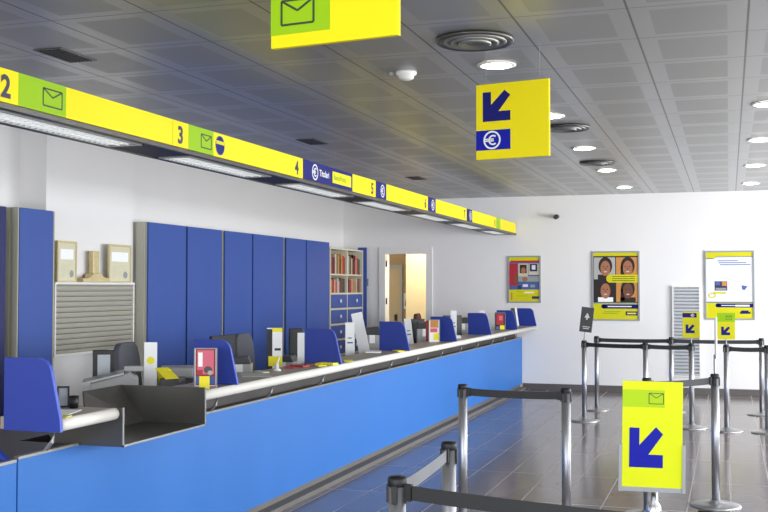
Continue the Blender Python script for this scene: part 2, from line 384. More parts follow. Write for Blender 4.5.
# ------------------------------------------------------------------ sign beam over the counter
FX, Z0, Z1 = -3.21, 2.466, 2.624
beam = thing('sign_beam', 'long yellow counter sign beam hanging from the ceiling with numbers and lights', 'sign', (FX, 2.0, 2.42))
bx = lambda m, a, b_, n, bev=0: MB(m).box((a[0]-FX, a[1]-2, a[2]-2.42), (b_[0]-FX, b_[1]-2, b_[2]-2.42), bev).build(n, beam)
bx('steel_dark', (-3.21, 2.0, 2.436), (-3.235, YB-.001, 2.464), 'lower_rail', .003)
bx('alu', (-3.235, 2.0, 2.60), (-3.54, YB-.001, 2.625), 'top_cover')
bx('plastic_dark', (-3.235, 2.0, 2.474), (-3.52, 16.6, 2.60), 'housing')
bx('steel_dark', (-3.52, 2.0, 2.436), (-3.545, 16.6, 2.60), 'rear_rail', .003)
starts = [2.0, 3.85, 5.70, 7.55, 9.40, 11.25, 13.10, 14.95, 16.6]
for k in range(8):
    a, e = starts[k]+.003, starts[k+1]-.003; Wd, Hh = e-a, Z1-Z0
    g = MB('yellow'); g.T = FACE_X(a-2, 0, Z0-2.42); g.box((0, 0, 0), (Wd, .02, Hh))
    if k == 1: g.text('2', .245, .026, .145, 1, 'ink', .005); g.rect(.375, 0, .755, Hh, 1, 'green').envelope(.565, .035, .155, .085, 2)
    if k == 2:
        g.text('3', .055, .026, .145, 1, 'ink', .005); g.rect(.195, 0, .53, Hh, 1, 'green').envelope(.36, .035, .14, .085, 2)
        g.disc(.625, .078, .065, .065, 1, 'navy').rect(.565, .085, .685, .108, 2, 'poster_yellow').arc(.625, .078, .06, .065, 0, 2*PI, 2, 'poster_blue')
    if k == 3:
        g.text('4', .055, .026, .145, 1, 'ink', .005); g.rect(.215, 0, 1.38, Hh, 1, 'navy').euro(.475, .078, .066, 2)
        g.text('Titolari', .57, .058, .075, 2, 'white_gloss', .0015); g.rect(.875, .03, 1.34, .128, 2, 'yellow').text('BancoPosta', .90, .06, .066, 3, 'green_dark', .0008, .98)
    if k in (4, 5, 6):
        g.text('567'[k-4], .05 if k != 6 else .03, .026, .145, 1, 'ink', .005); g.rect(.19, 0, .52 if k < 6 else .50, Hh, 1, 'navy').euro(.40, .078, .062, 2)
    if k == 7: g.rect(.17, .0, .45, Hh, 1, 'green').text('8', .04, .028, .125, 1, 'ink', .002).text('PT', .2, .04, .10, 2, 'green_dark', .002)
    if k == 0: g.text('1', .145, .028, .125, 1, 'ink', .0025)
    g.build('sign_panel', beam)
    l0 = starts[k]+.34; l1 = l0+1.25 if k < 7 else l0+1.0
    fx = MB('louvre').box((-3.29-FX, l0-2, .046), (-3.48-FX, l1-2, .053)).build('louvre_light', beam)
    g = MB('white'); nb = int((l1-l0)/.05)
    for q in range(1, nb): g.box((-3.29-FX, l0-2+q*.05, .018), (-3.48-FX, l0-2+q*.05+.002, .045))
    for q in (1, 2): g.box((-3.29-FX-q*.063, l0-2, .017), (-3.292-FX-q*.063, l1-2, .0455))
    g.build('louvre_blades', fx)
    for e0, e1 in ((starts[k], l0-.015), (l1+.015, starts[k+1])): MB('plastic_dark').box((-3.235-FX, e0-2, .022), (-3.52-FX, e1-2, .054)).build('blank_cover', beam)
    g = MB('alu')
    for a_, b_ in (((-3.275, l0-.015), (-3.29, l1+.015)), ((-3.48, l0-.015), (-3.495, l1+.015)), ((-3.29, l0-.015), (-3.48, l0)), ((-3.29, l1), (-3.48, l1+.015))):
        g.box((a_[0]-FX, a_[1]-2, .014), (b_[0]-FX, b_[1]-2, .052))
    g.build('light_frame', fx)

# ------------------------------------------------------------------ counter
PX, SX = -3.12, -2.885
ct = thing('service_counter', 'long service counter with bright blue front panel and dark desk level', 'counter', (PX, 2.2, 0))
def cbox(m, a, b_, n, bev=0, par=None): return MB(m).box((a[0]-PX, a[1]-2.2, a[2]), (b_[0]-PX, b_[1]-2.2, b_[2]), bev).build(n, par or ct)
cbox('counter_blue', (PX, 4.137, .088), (PX-.022, 16.63, .806), 'front_panel')
cbox('counter_blue', (PX, 2.2, .088), (PX-.022, 4.125, .796), 'front_panel')
for a_, b_ in ((4.137, 4.615), (5.50, 16.63)): cbox('alu', (PX+.003, a_, .806), (PX-.028, b_, .821), 'top_strip', .002)
cbox('alu', (PX+.003, 2.2, .796), (PX-.028, 4.125, .812), 'top_strip', .002)
cbox('plinth', (PX+.06, 2.2, 0), (PX-.05, 16.63, .035), 'plinth')
cbox('plinth', (PX-.03, 2.2, .035), (PX-.07, 16.63, .088), 'plinth_recess')
cbox('desk_dark', (PX-.03, 2.2, .775), (-4.0, 4.615, .812), 'desk_top'); cbox('desk_dark', (-3.48, 4.615, .775), (-4.0, 5.50, .812), 'desk_top'); cbox('desk_dark', (PX-.03, 5.50, .775), (-4.0, 16.6, .812), 'desk_top')
cbox('recess', (-3.22, 5.52, .812), (-3.245, 16.6, .935), 'shelf_riser')
cbox('desk_dark', (-3.92, 2.2, 0), (-3.95, 16.6, .775), 'rear_panel')
g = MB('divider_blue'); g.prism([(0, .815), (-.16, .815), (-.16, .93), (-.13, .92)], 'y', 4.06-2.2, 4.08-2.2).build('side_gusset', ct)
for y in (4.35, 6.05, 6.9, 7.9, 8.8, 9.7, 10.6, 11.6, 12.5, 13.4, 14.3, 15.1, 16.0):
    g = MB('alu'); g.tube([(-.01, y-2.2, .815), (.03, y-2.2, .86), (.05, y-2.2, .935)], .011, 8); g.box((-.05, y-2.22, .928), (.09, y-2.18, .938)); g.build('shelf_bracket', ct)
def shelf(y0, y1, label):
    t = thing('transaction_shelf', label, 'counter shelf', (SX, y0, .94), 0)
    MB('shelf_wood').box((-.03, 0, .004), (-.345, y1-y0, .060)).build('shelf_board', t)
    r = .028; pts = [(-.03, .003), (-.022, .003)] + [(-.026+.026*math.cos(a), .032+.029*math.sin(a)) for a in [(-.5+k/8)*PI for k in range(9)]] + [(-.03, .061)]
    MB('shelf_nose').smooth().prism(pts, 'y', 0, y1-y0).build('nosing', t)
shelf(4.15, 4.612, 'short grey transaction shelf with white edge at the left end of the counter')
shelf(5.503, 16.62, 'long grey transaction shelf with rounded white front edge along the counter')
# divider panels
prof = [(-.30, .0), (0, 0), (-.050, .218), (-.060, .242), (-.076, .262), (-.098, .272), (-.123, .276), (-.30, .276)]
whos = ['nearest blue counter divider at the left end, beside the parcel hopper', 'second blue counter divider, just behind the brochure holder by the hopper',
        'third blue counter divider with red leaflets in front of it', 'fourth blue counter divider, right of the tall white leaning card',
        'fifth blue counter divider, behind the white and yellow leaflet stand', 'sixth blue counter divider, left of the red poster frame',
        'seventh blue counter divider, directly behind the red poster frame', 'last blue counter divider, touching the back wall']
for k, y in enumerate((4.13, 5.95, 7.79, 9.65, 11.48, 13.28, 15.03, 16.61)):
    z = 1.0
    pr = list(prof)
    if k == 0: pr = [(-.30, -.058), (.003, -.058)] + prof[1:]; pr[2] = (-.001, 0)
    m = MB('divider_blue'); m.prism(pr, 'y', -.012, .008); m.mt('divider_edge')
    for a, b_ in zip(pr[1:-2], pr[2:-1]):
        m.prism([a, b_, (b_[0]+.003, b_[1]+.001), (a[0]+.003, a[1]+.001)], 'y', -.012, .008)
    tag(m.build('counter_divider', None, (SX-.002, y, z+.0015)), whos[k], 'divider', 'blue counter dividers')
# parcel hopper
hp = thing('parcel_hopper', 'dark steel parcel hopper set into the counter between two shelf sections', 'hopper', (SX, 4.62, .8075))
MB('steel_dark').box((-.40, 0, 0), (.012, .006, .192)).build('side_plate', hp)
MB('steel_dark').prism([(.012, 0), (.012, .218), (-.54, .218), (-.385, 0)], 'y', .868, .874).build('side_plate', hp)
MB('steel_dark').box((-.385, .006, 0), (.012, .868, .008)).build('tray_floor', hp)
MB('steel_dark')._add([(-.385, .006, .008), (-.385, .868, .008), (-.54, .868, .218), (-.52, .46, .218), (-.47, .40, .13), (-.47, .006, .13),
                       (-.395, .006, .008), (-.395, .868, .008), (-.55, .868, .218), (-.53, .46, .218), (-.48, .40, .13), (-.48, .006, .13)],
                      [(0, 1, 2, 3, 4, 5), (11, 10, 9, 8, 7, 6)] + [(k, (k+1) % 6, 6+(k+1) % 6, 6+k) for k in range(6)]).build('back_plate', hp)
MB('alu').box((.012, -.002, 0), (.018, .876, .010)).box((.012, -.002, .0), (.018, .008, .195)).box((.012, .866, 0), (.018, .876, .220)).build('edge_trim', hp)

# ------------------------------------------------------------------ cabinets along the left wall
CX = -5.69
def cabinet(y0, y1, doors, label, side=False):
    t = thing('tall_cabinet', label, 'cabinet', (CX, y0, 0), 0, 'tall blue cabinets along the left wall')
    b0 = MB('cabinet_grey').box((-.43, 0, .06), (-.022, .018, 2.28)).box((-.43, y1-y0-.018, .06), (-.022, y1-y0, 2.28)).box((-.43, .018, 2.262), (-.022, y1-y0-.018, 2.28)).box((-.43, .018, .06), (-.022, y1-y0-.018, .08)).box((-.43, .018, .08), (-.42, y1-y0-.018, 2.262))
    b0.build('carcass', t)
    MB('base_dark').box((-.40, .01, 0), (-.05, y1-y0-.01, .06)).build('plinth', t)
    for a, e in doors: MB('cabinet_blue').box((-.020, a-y0+.004, .065), (0, e-y0-.004, 2.278), .002).build('door', t)
    return t
tq = cabinet(7.53, 8.05, [(7.53, 8.0)], 'narrow tall blue cabinet left of the wall pillar')
g = MB('cabinet_grey')
for k in range(5): g.box((-.40+k*.085, -.012, .065), (-.345+k*.085, 0, 2.28), .003)
g.build('side_panel', tq)
t0 = cabinet(9.62, 11.30, [(9.62, 10.42), (10.45, 11.28)], 'tall blue two-door cabinet just right of the slatted wall heater')
g = MB('cabinet_grey')
for k in range(3): g.box((-.40+k*.13, -.012, .065), (-.30+k*.13, 0, 2.28), .003)
g.build('side_panel', t0)
cabinet(11.34, 13.12, [(11.36, 12.12), (12.15, 13.10)], 'middle tall blue two-door cabinet behind the grey office chair')
cabinet(13.16, 14.83, [(13.19, 13.90), (13.93, 14.82)], 'tall blue two-door cabinet next to the open bookcase')
t = thing('tall_partition', 'dark navy tall panel with grey upright trims at the left picture edge', 'partition', (CX, 7.0, 0))
MB('cabinet_navy').box((-.02, -1.2, 0), (0, .355, 2.27)).build('panel', t)
MB('cabinet_grey').box((-.40, .32, 0), (-.021, .35, 2.27)).build('upright', t)
# bookcase
bc = thing('bookcase', 'open bookcase with rows of books above small blue drawers', 'bookcase', (CX, 14.86, 0))
W = 1.50; m = MB('cabinet_cream')
for y in (0, .735, W-.03): m.box((-.43, y, 0), (0, y+.03, 2.21))
m.box((-.43, 0, 0), (-.42, W, 2.21)); 
m.build('carcass', bc)
rows = [1.80, 1.51, 1.275, 1.04, .805, .57, .335, .1]
for z in [2.197]+rows:
    for y in (.03, .765): MB('cabinet_cream').box((-.42, y, z-.012), (-.002, y+.705, z+.012)).build('shelf', bc)
for k, z in enumerate(rows[2:]):
    for y in (.045, .78):
        d = MB('cabinet_blue').box((-.015, y, z+.018), (.005, y+.675, z+.218), .003).build('drawer', bc)
        MB('white').smooth().lathe([(.0, 0), (.012, .0), (.014, .012), (.03, .02), (.026, .03), (0, .034)], 12).build('knob', d, (.005, y+.34, z+.12)).rotation_euler = (0, PI/2, 0)
pn = MB('cabinet_blue').box((-.10, 0, 0), (.05, .025, 2.26)).build('end_panel', bc, (0, W+.02, 0))
cols = ['book_red', 'brown', 'book_navy', 'book_cream', 'black', 'book_green', 'red', 'paper_grey', 'orange']
rowname = {0: ('top left', 1.812), 1: ('top right', 1.812), 2: ('lower left', 1.522), 3: ('lower right', 1.522)}
for q, (nm, z) in rowname.items():
    y = 14.86+(.045 if q % 2 == 0 else .78); end = y+.67; hm = .33 if q < 2 else .24; n = 0
    while True:
        th = random.choice((.03, .04, .055, .07)); hh = random.uniform(.7, .98)*hm
        if y+.03 > end: break
        th = min(th, end-y)
        c_ = random.choice(cols); dd = random.uniform(.16, .2)
        bk = thing('book', '%s book on the %s shelf of the bookcase' % ({'book_red': 'dark red', 'brown': 'brown', 'book_navy': 'navy', 'book_cream': 'cream', 'black': 'black', 'book_green': 'dark green', 'red': 'bright red', 'paper_grey': 'grey', 'orange': 'orange'}[c_], nm), 'book', (CX-.03, y, z), 0, '%s books on the %s shelf' % (c_.replace('_', ' '), nm))
        MB(c_).box((-dd, 0, 0), (0, .003, hh)).box((-dd, th-.005, 0), (0, th-.002, hh)).box((-.003, .003, 0), (0, th-.005, hh)).build('cover', bk)
        MB('paper').box((-dd+.005, .0032, .004), (-.0035, th-.0052, hh-.006)).build('pages', bk)
        y += th+.001; n += 1
        pass

# ------------------------------------------------------------------ slatted wall units
def slat_unit(name, label, cat, mbox, n, m, loc, rz, lower=None):
    W, H0, H1, dp = mbox
    t = thing(name, label, cat, loc, rz)
    f = MB('white'); f.box((0, 0, H0), (.02, -dp, H1)).box((W-.02, 0, H0), (W, -dp, H1)).box((0, 0, H1), (W, -dp-.005, H1+.02)).box((0, 0, H0-.02), (W, -dp, H0)); f.build('frame', t)
    s = MB(m); ph = (H1-H0)/n
    for k in range(n):
        z = H0+k*ph; s.prism([(-dp+.03, z), (-dp+.002, z+ph*.05), (-dp, z+ph*.62), (-dp+.03, z+ph*.78)], 'x', .02, W-.02)
    s.build('slats', t); MB('shadow_gap' if m == 'x' else 'plastic_grey').box((.02, -dp+.034, H0), (W-.02, -dp+.030, H1)).build('back_plate', t)
    if lower: MB('white').box((0, 0, lower), (W, -dp+.01, H0-.02), .003).build('lower_casing', t)
slat_unit('wall_heater', 'wide slatted grey heater casing in front of the wall pillar', 'heater', (1.33, 1.0, 1.63, .12), 13, 'grille', (-5.85, 8.07+.02, 0), PI/2, .0)
slat_unit('wall_grille', 'tall narrow grey slatted grille on the white back wall', 'wall grille', (.41, .28, 1.61, .045), 26, 'grille_cool', (-.82, YB, 0), 0)
def standing_cert(y, wd, h, label):
    t = thing('framed_certificate', label, 'certificate', (-5.77, y, 1.652), PI/2, 'decorative plaques on the wall heater')
    f = MB('brass').box((0, 0, 0), (.015, .02, h)).box((wd-.015, 0, 0), (wd, .02, h)).box((.015, 0, h-.022), (wd-.015, .02, h)).box((.015, 0, 0), (wd-.015, .02, .012)); f.build('frame', t)
    g = MB('cert').box((.015, .006, .012), (wd-.015, .014, h-.022))
    g.T = Matrix.Translation((0, .006, 0))
    g.rect(.05, h*.55, wd-.05, h*.8, 1, 'paper').disc(wd*.75, h*.2, wd*.1, h*.09, 1, 'plastic_grey'); g.build('sheet', t)
standing_cert(8.18, .30, .375, 'left brass framed certificate standing on the slatted wall heater')
standing_cert(9.02, .40, .375, 'wide right brass framed certificate standing on the slatted wall heater')
t = thing('desk_ornament', 'pale brass ornament with upright column between the two certificates', 'ornament', (-5.79, 8.80, 1.651), PI/2)
MB('brass').prism([(-.24, 0), (.20, 0), (.20, .04), (.10, .045), (.06, .085), (-.08, .085), (-.12, .045), (-.24, .035)], 'y', -.04, .04, .004).build('base', t)
MB('brass').box((-.06, -.025, .085), (.04, .025, .30), .004).build('column', t)
for x in (-.18, .14): MB('book_red').smooth().lathe([(0, 0), (.014, .0), (.014, .02), (0, .026)], 10).build('stud', t, (x, -.0,   .045))

# ------------------------------------------------------------------ posters on the back wall
def poster(x0, z0, x1, z1, label, kind):
    W, H = x1-x0, z1-z0; t = thing('wall_poster', label, 'poster', (x0, YB, z0))
    f = MB('frame_grey').box((0, -.025, 0), (.022, 0, H)).box((W-.022, -.025, 0), (W, 0, H)).box((.022, -.025, 0), (W-.022, 0, .022)).box((.022, -.025, H-.022), (W-.022, 0, H)); f.build('frame', t)
    g = MB('poster_yellow'); g.box((.022, -.010, .022), (W-.022, -.002, H-.022)); g.T = Matrix.Translation((0, -.010, 0))
    R = lambda a, b_, c_, d, l, m: g.rect(.022+a*(W-.044), .022+b_*(H-.044), .022+c_*(W-.044), .022+d*(H-.044), l, m)
    O = lambda a, b_, c_, d, l, m: g.disc(.022+a*(W-.044), .022+b_*(H-.044), c_*(W-.044), d*(H-.044), l, m)
    if kind == 'faces':
        R(0, .24, 1, .95, 1, 'hair')
        for (a, b_, bgc, sk, sh) in ((.0, .60, 'paper_grey', 'skin', 'hair'), (.5, .60, 'orange', 'skin', 'hair'), (0, .26, 'hair', 'skin', 'paper'), (.5, .26, 'orange', 'skin_dark', 'hair')):
            R(a+.01, b_, a+.49, b_+.33, 2, bgc); R(a+.1, b_+.0, a+.44, b_+.07, 3, sh)
            O(a+.27, b_+.20, .155, .135, 3, 'hair')
            if a: R(a+.11, b_+.02, a+.2, b_+.2, 3, 'hair')
            O(a+.27, b_+.165, .11, .115, 4, sk); O(a+.225, b_+.19, .016, .008, 5, 'hair'); O(a+.31, b_+.19, .016, .008, 5, 'hair'); O(a+.27, b_+.115, .04, .010, 5, 'book_cream'); R(a+.255, b_+.145, a+.285, b_+.175, 5, 'brown')
        R(.36, .55, 1, .67, 6, 'poster_yellow'); O(.37, .61, .08, .06, 7, 'poster_yellow')
        for z in (.635, .605, .575): R(.42, z, .93, z+.009, 8, 'icon')
        R(.0, .235, 1, .25, 3, 'poster_grey'); R(.22, .16, 1, .225, 3, 'navy'); O(.22, .1925, .045, .0325, 3, 'navy'); R(.32, .185, .85, .20, 4, 'paper')
        R(.72, .06, .98, .12, 3, 'navy'); R(.75, .08, .95, .10, 4, 'paper_yellow'); R(.25, .11, .6, .12, 3, 'green_dark'); R(.2, .085, .55, .095, 3, 'green_dark')
    if kind == 'white':
        R(0, .245, 1, .93, 1, 'poster_white'); R(0, .905, .2, .93, 2, 'poster_yellow'); R(.2, .925, 1, .935, 2, 'poster_blue'); R(0, .90, .16, .912, 2, 'poster_blue')
        for z, a, e in ((.865, .25, .68), (.835, .27, .86), (.805, .3, .95)): R(a, z, e, z+.012, 2, 'poster_blue')
        R(.18, .42, .45, .56, 2, 'book_navy'); R(.20, .50, .30, .55, 3, 'poster_blue'); R(.34, .49, .44, .555, 3, 'orange'); R(.2, .43, .43, .46, 3, 'plastic_grey')
        O(.12, .345, .09, .038, 2, 'poster_yellow'); O(.12, .345, .055, .022, 3, 'poster_white'); R(.15, .37, .42, .40, 2, 'poster_yellow')
        g.flat([(W*.74, H*.50), (W*.86, H*.485), (W*.80, H*.43), (W*.75, H*.44)], 2, 'poster_blue'); g.line((W*.36, H*.62), (W*.70, H*.54), .004, 2, 'poster_grey'); g.line((W*.82, H*.44), (W*.93, H*.35), .004, 2, 'poster_grey')
        R(0, .235, 1, .25, 2, 'poster_blue'); R(.24, .165, 1, .225, 2, 'navy'); O(.24, .195, .045, .03, 2, 'navy'); R(.32, .188, .62, .20, 3, 'poster_white'); R(.62, .18, .92, .205, 3, 'paper')
        R(.72, .07, .94, .10, 2, 'navy'); R(.74, .10, .90, .12, 2, 'navy')
    if kind == 'shop':
        R(0, .27, 1, .90, 1, 'poster_blue'); R(.04, .88, 1, .925, 2, 'red'); R(0, .36, .28, .86, 2, 'red'); R(.18, .4, .3, .62, 3, 'brown'); R(.3, .45, .62, .86, 2, 'book_cream')
        R(.35, .64, .58, .83, 3, 'hair'); O(.47, .70, .08, .07, 4, 'skin'); R(.64, .60, 1, .86, 2, 'book_cream'); R(.68, .68, .93, .85, 3, 'book_navy'); R(.75, .72, .87, .82, 4, 'poster_white')
        R(.3, .45, 1, .57, 3, 'poster_grey'); O(.52, .50, .09, .05, 4, 'skin'); R(.45, .33, .62, .39, 2, 'poster_white'); R(.7, .32, .85, .38, 2, 'poster_grey'); R(.28, .27, .4, .36, 2, 'book_navy')
        R(.5, .19, .82, .215, 1, 'paper'); R(.25, .12, .65, .13, 1, 'green_dark'); R(.25, .22, .45, .23, 1, 'green_dark'); R(.75, .06, 1, .12, 1, 'book_navy'); R(.05, .03, .1, .2, 1, 'orange')
    g.build('print', t)
poster(-3.345, 1.361, -2.82, 2.107, 'small colourful poster with red panel above the far end of counter', 'shop')
poster(-2.021, 1.093, -1.299, 2.166, 'framed yellow poster with four smiling faces on the back wall', 'faces')
poster(-.345, 1.124, .364, 2.156, 'framed mostly white poster with yellow and blue footer at right', 'white')

# ------------------------------------------------------------------ queue posts
GP = 'retractable belt queue posts'
def make_post(label, loc):
    t = thing('queue_post', label, 'queue post', loc, 0, GP)
    MB('base_metal').smooth().lathe([(0, 0), (.178, 0), (.180, .006), (.172, .014), (.10, .022), (.045, .030), (.035, .045), (0, .045)], 40).build('base', t)
    MB('post_metal').smooth().lathe([(.0295, .03), (.0295, .935), (.0, .935)], 28).build('pole', t)
    MB('black').smooth().lathe([(.0305, .935), (.0325, .938), (.0325, .958), (.029, .966), (0, .968)], 28).build('cap', t)
    h = MB('black')
    for a in (0, PI/2, PI, 3*PI/2):
        h.T = Matrix.Rotation(a, 4, 'Z'); h.box((.026, -.010, .880), (.036, .010, .940), .002)
    h.build('belt_head', t)
    return t
P_ = [(-1.064, 3.41), (-1.10, 4.24), (-1.67, 6.80), (-.985, 6.74), (-.554, 7.676), (-.104, 8.188),
      (-1.657, 14.1), (-.71, 14.1), (.383, 14.2), (-1.665, 12.9), (-.93, 12.68), (-.415, 12.635), (-.034, 12.494), (.396, 12.464), (-.06, 3.16)]
PL = ['queue post nearest the camera, at the bottom with a belt running right', 'queue post just behind the nearest one, with a pale belt',
      'left queue post of the black belt in front of the blue counter', 'right queue post of the black belt in front of the blue counter',
      'queue post behind the big yellow arrow sign', 'queue post right of the big yellow arrow sign, carrying an edge-on card',
      'leftmost queue post of the farthest belt row by the back wall', 'middle queue post of the farthest belt row, left of the wall grille', 'rightmost queue post of the farthest belt row',
      'queue post carrying the tilted black card', 'queue post between the black card post and the wall grille', 'queue post carrying the yellow sign before the wall grille',
      'queue post carrying the green and yellow sign under the white poster', 'queue post at the right picture edge in the second belt row', 'queue post outside the lower right of the picture']
proto = make_post(PL[0], (*P_[0], 0))
for k in range(1, len(P_)):
    c_ = copy_tree(proto); c_.location = (*P_[k], 0); c_['label'] = PL[k]
def belt(i, j, label, m='belt', z=.917, sag=.006, zi=None):
    a, b_ = Vector((*P_[i], z)), Vector((*P_[j], z)); d = (b_-a).normalized(); a += d*.045; b_ -= d*.045
    g = MB(m); n = 12; q = Vector((-d.y, d.x, 0))*.0015; v = []; f = []
    for k in range(n+1):
        s_ = k/n; p = a.lerp(b_, s_); p.z -= sag*4*s_*(1-s_)
        v += [tuple(p+q-Vector((0, 0, .024))), tuple(p+q+Vector((0, 0, .024))), tuple(p-q+Vector((0, 0, .024))), tuple(p-q-Vector((0, 0, .024)))]
    for k in range(n):
        o = k*4; f += [(o+e, o+(e+1) % 4, o+4+(e+1) % 4, o+4+e) for e in range(4)]
    f += [(0, 1, 2, 3), (n*4+3, n*4+2, n*4+1, n*4)]
    g._add(v, f)
    for p in (a, b_):
        g.mt('black'); g.T = Matrix.Translation(p) @ Matrix.Rotation(math.atan2(d.y, d.x), 4, 'Z'); g.box((-.012, -.008, -.028), (.012, .008, .028)); g.T = Matrix.Identity(4)
    tag(g.build('queue_belt'), label, 'belt', 'retractable queue belts')
belt(0, 14, 'black belt crossing the bottom of the picture'); belt(0, 1, 'belt between the two nearest posts, its sheen painted in pale grey', 'belt_sheen')
belt(2, 3, 'black belt between the two posts in front of blue counter'); belt(4, 5, 'black belt running from behind the big yellow sign to the right')
belt(6, 7, 'left belt of the farthest row before the back wall'); belt(7, 8, 'right belt of the farthest row before the back wall')
belt(9, 10, 'belt starting at the post with the black card'); belt(10, 11, 'belt ending at the post before the wall grille'); belt(12, 13, 'belt at the right edge under the white poster')

def post_sign(i, label, kind, W, H, dz, rz=0, tilt=0, name='post_sign'):
    t = thing(name, label, 'sign', (*P_[i], .968), rz)
    t.rotation_euler = (0, tilt, rz)
    MB('alu').tube([(0, 0, 0), (0, 0, dz+.03)], .008, 8).build('stem', t)
    bd = {'black': 'black', 'edge': 'white_gloss'}.get(kind, 'poster_yellow')
    MB(bd).box((-W/2, -.016, dz), (W/2, -.004, dz+H), .002).build('card', t)
    g = MB('navy'); g.T = Matrix.Translation((-W/2, -.016, dz))
    if kind == 'blueband': g.rect(0, H*.78, W*.82, H*.95, 1, 'navy'); g.euro(W*.58, H*.865, H*.06, 2); g.arrow(W*.18, H*.18, W*.52, 1, 'navy')
    if kind == 'greenband': g.rect(.0, H*.66, W, H*.99, 1, 'green'); g.envelope(W*.5, H*.74, W*.3, H*.14, 2, t=.004); g.arrow(W*.22, H*.16, W*.5, 1, 'navy')
    if kind == 'black': g.flat([(W*.5, H*.78), (W*.72, H*.58), (W*.56, H*.58), (W*.56, H*.50), (W*.44, H*.50), (W*.44, H*.58), (W*.28, H*.58)], 1, 'paper_grey'); g.rect(W*.22, H*.2, W*.8, H*.23, 1, 'paper_grey').rect(W*.25, H*.13, W*.75, H*.16, 1, 'paper_grey')
    if kind == 'edge': g.rect(W*.1, H*.1, W*.9, H*.4, 1, 'navy'); g.rect(W*.1, H*.5, W*.9, H*.9, 1, 'poster_grey')
    g.build('card_print', t)
post_sign(9, 'tilted black card with white symbol on top of a queue post', 'black', .15, .30, .10, .35, .12)
post_sign(11, 'small yellow sign with blue band and arrow on a post before the grille', 'blueband', .19, .30, .06, .05)
post_sign(12, 'small yellow sign with green band below the white poster', 'greenband', .19, .30, .055, .05)
post_sign(5, 'white card sign seen edge-on above the post right of the yellow sign', 'edge', .21, .30, .11, 1.62, .07)
# big front sign on its own stand
t = thing('floor_sign', 'big yellow floor sign with blue arrow and green envelope band in front', 'floor sign', (-.330, 4.92, 0), .16)
MB('base_metal').smooth().lathe([(0, 0), (.17, 0), (.172, .008), (.10, .02), (.03, .03), (0, .03)], 36).build('base', t)
MB('chrome').smooth().lathe([(.020, .02), (.020, .56), (.034, .565), (.036, .60), (.030, .625), (.018, .64), (.018, .74)], 24).build('pole', t)
Wd, Hh = .262, .47; Tm = Matrix.Translation((-.012, -.045, .712)) @ Matrix.Rotation(.018, 4, 'Y') 
m = MB('frame_grey'); m.T = Tm; m.box((-Wd/2-.012, 0, -.02), (Wd/2+.012, .016, .0)).box((-Wd/2-.014, -.006, -.02), (-Wd/2, .016, .19)).box((Wd/2, -.006, -.02), (Wd/2+.014, .016, .19)).box((-.02, .016, .0), (.02, .03, .2)); m.build('holder', t)
m = MB('yellow_front'); m.T = Tm; m.box((-Wd/2, .001, 0), (Wd/2, .012, Hh)); m.T = Tm @ Matrix.Translation((-Wd/2, .001, 0))
m.rect(.0, Hh*.755, Wd*.70, Hh*.92, 1, 'green_front').envelope(Wd*.44, Hh*.79, Wd*.24, Hh*.10, 2, t=.003); m.arrow(Wd*.12, Hh*.185, Wd*.56, 1, 'arrow_blue', 1.2); m.build('card', t)

# ------------------------------------------------------------------ things on the counter and desks
DK = .8125; SH = 1.0015
ang = lambda x, y: math.atan2(-x, y)          # heading that faces the camera
def leaflet_card(name, label, x, y, z0, h, wd, mcard, lean=.12, rz=None, extra=None, cat='leaflet'):
    t = thing(name, label, cat, (x, y, z0), rz if rz is not None else .35)
    m = MB(mcard); m.T = Matrix.Rotation(-lean, 4, 'X'); m.box((-wd/2, -.004, .012), (wd/2, .004, h)); 
    if extra: m.T = m.T @ Matrix.Translation((-wd/2, -.004, 0)); extra(m, wd, h)
    m.build('card', t); MB('plastic_grey').box((-wd/2, -.03, 0), (wd/2, .05, .012), .002).build('foot', t)
    return t
def yellow_spot(m, w_, h): m.disc(w_*.5, h*.71, w_*.3, w_*.3, 1, 'paper_yellow')
def yellow_foot(m, w_, h): m.rect(.0, .02, w_, h*.30, 1, 'paper_yellow').rect(w_*.2, h*.55, w_*.8, h*.58, 1, 'poster_blue').rect(w_*.25, h*.65, w_*.7, h*.68, 1, 'poster_grey')
def red_print(m, w_, h): m.rect(w_*.03, h*.02, w_*.97, h*.95, 1, 'book_red').rect(w_*.1, h*.3, w_*.9, h*.92, 2, 'pink').rect(w_*.15, h*.5, w_*.36, h*.86, 3, 'paper').rect(w_*.05, .01, w_*.95, h*.25, 2, 'poster_blue').disc(w_*.62, h*.42, w_*.2, h*.09, 3, 'plastic_dark').rect(w_*.1, h*.28, w_*.36, h*.42, 3, 'red').disc(w_*.72, h*.34, w_*.12, h*.06, 4, 'paper_grey')
# near-left shelf
t = thing('photo_frame', 'small black open frame on the left end shelf', 'frame', (-3.17, 4.55, SH), .5)
MB('black').box((-.03, 0, 0), (-.022, .01, .105)).box((.022, 0, 0), (.03, .01, .105)).box((-.022, 0, .097), (.022, .01, .105)).box((-.022, 0, 0), (.022, .01, .008)).build('frame', t)
MB('screen').box((-.022, .005, .008), (.022, .008, .097)).build('pane', t)
tag(MB('black').smooth().lathe([(0, 0), (.022, 0), (.026, .06), (.023, .06), (.02, .006), (0, .006)], 20).build('pen_cup', None, (-3.15, 4.585, SH)).copy() if False else MB('black').smooth().lathe([(0, 0), (.022, 0), (.026, .06), (.023, .06), (.02, .006), (0, .006)], 20).build('pen_cup', None, (-3.105, 4.545, SH)), 'small black pen cup on the left end shelf', 'cup')
tag(MB('paper').box((-.08, -.10, 0), (.08, .10, .003)).build('paper_sheet', None, (-3.06, 4.36, SH), .3), 'white paper sheet lying on the left end shelf', 'paper')
tag(MB('paper_yellow').box((-.05, -.03, 0), (.05, .03, .004)).build('leaflet', None, (-2.96, 4.22, SH), .2), 'yellow leaflet lying on the left end shelf by the divider', 'leaflet')
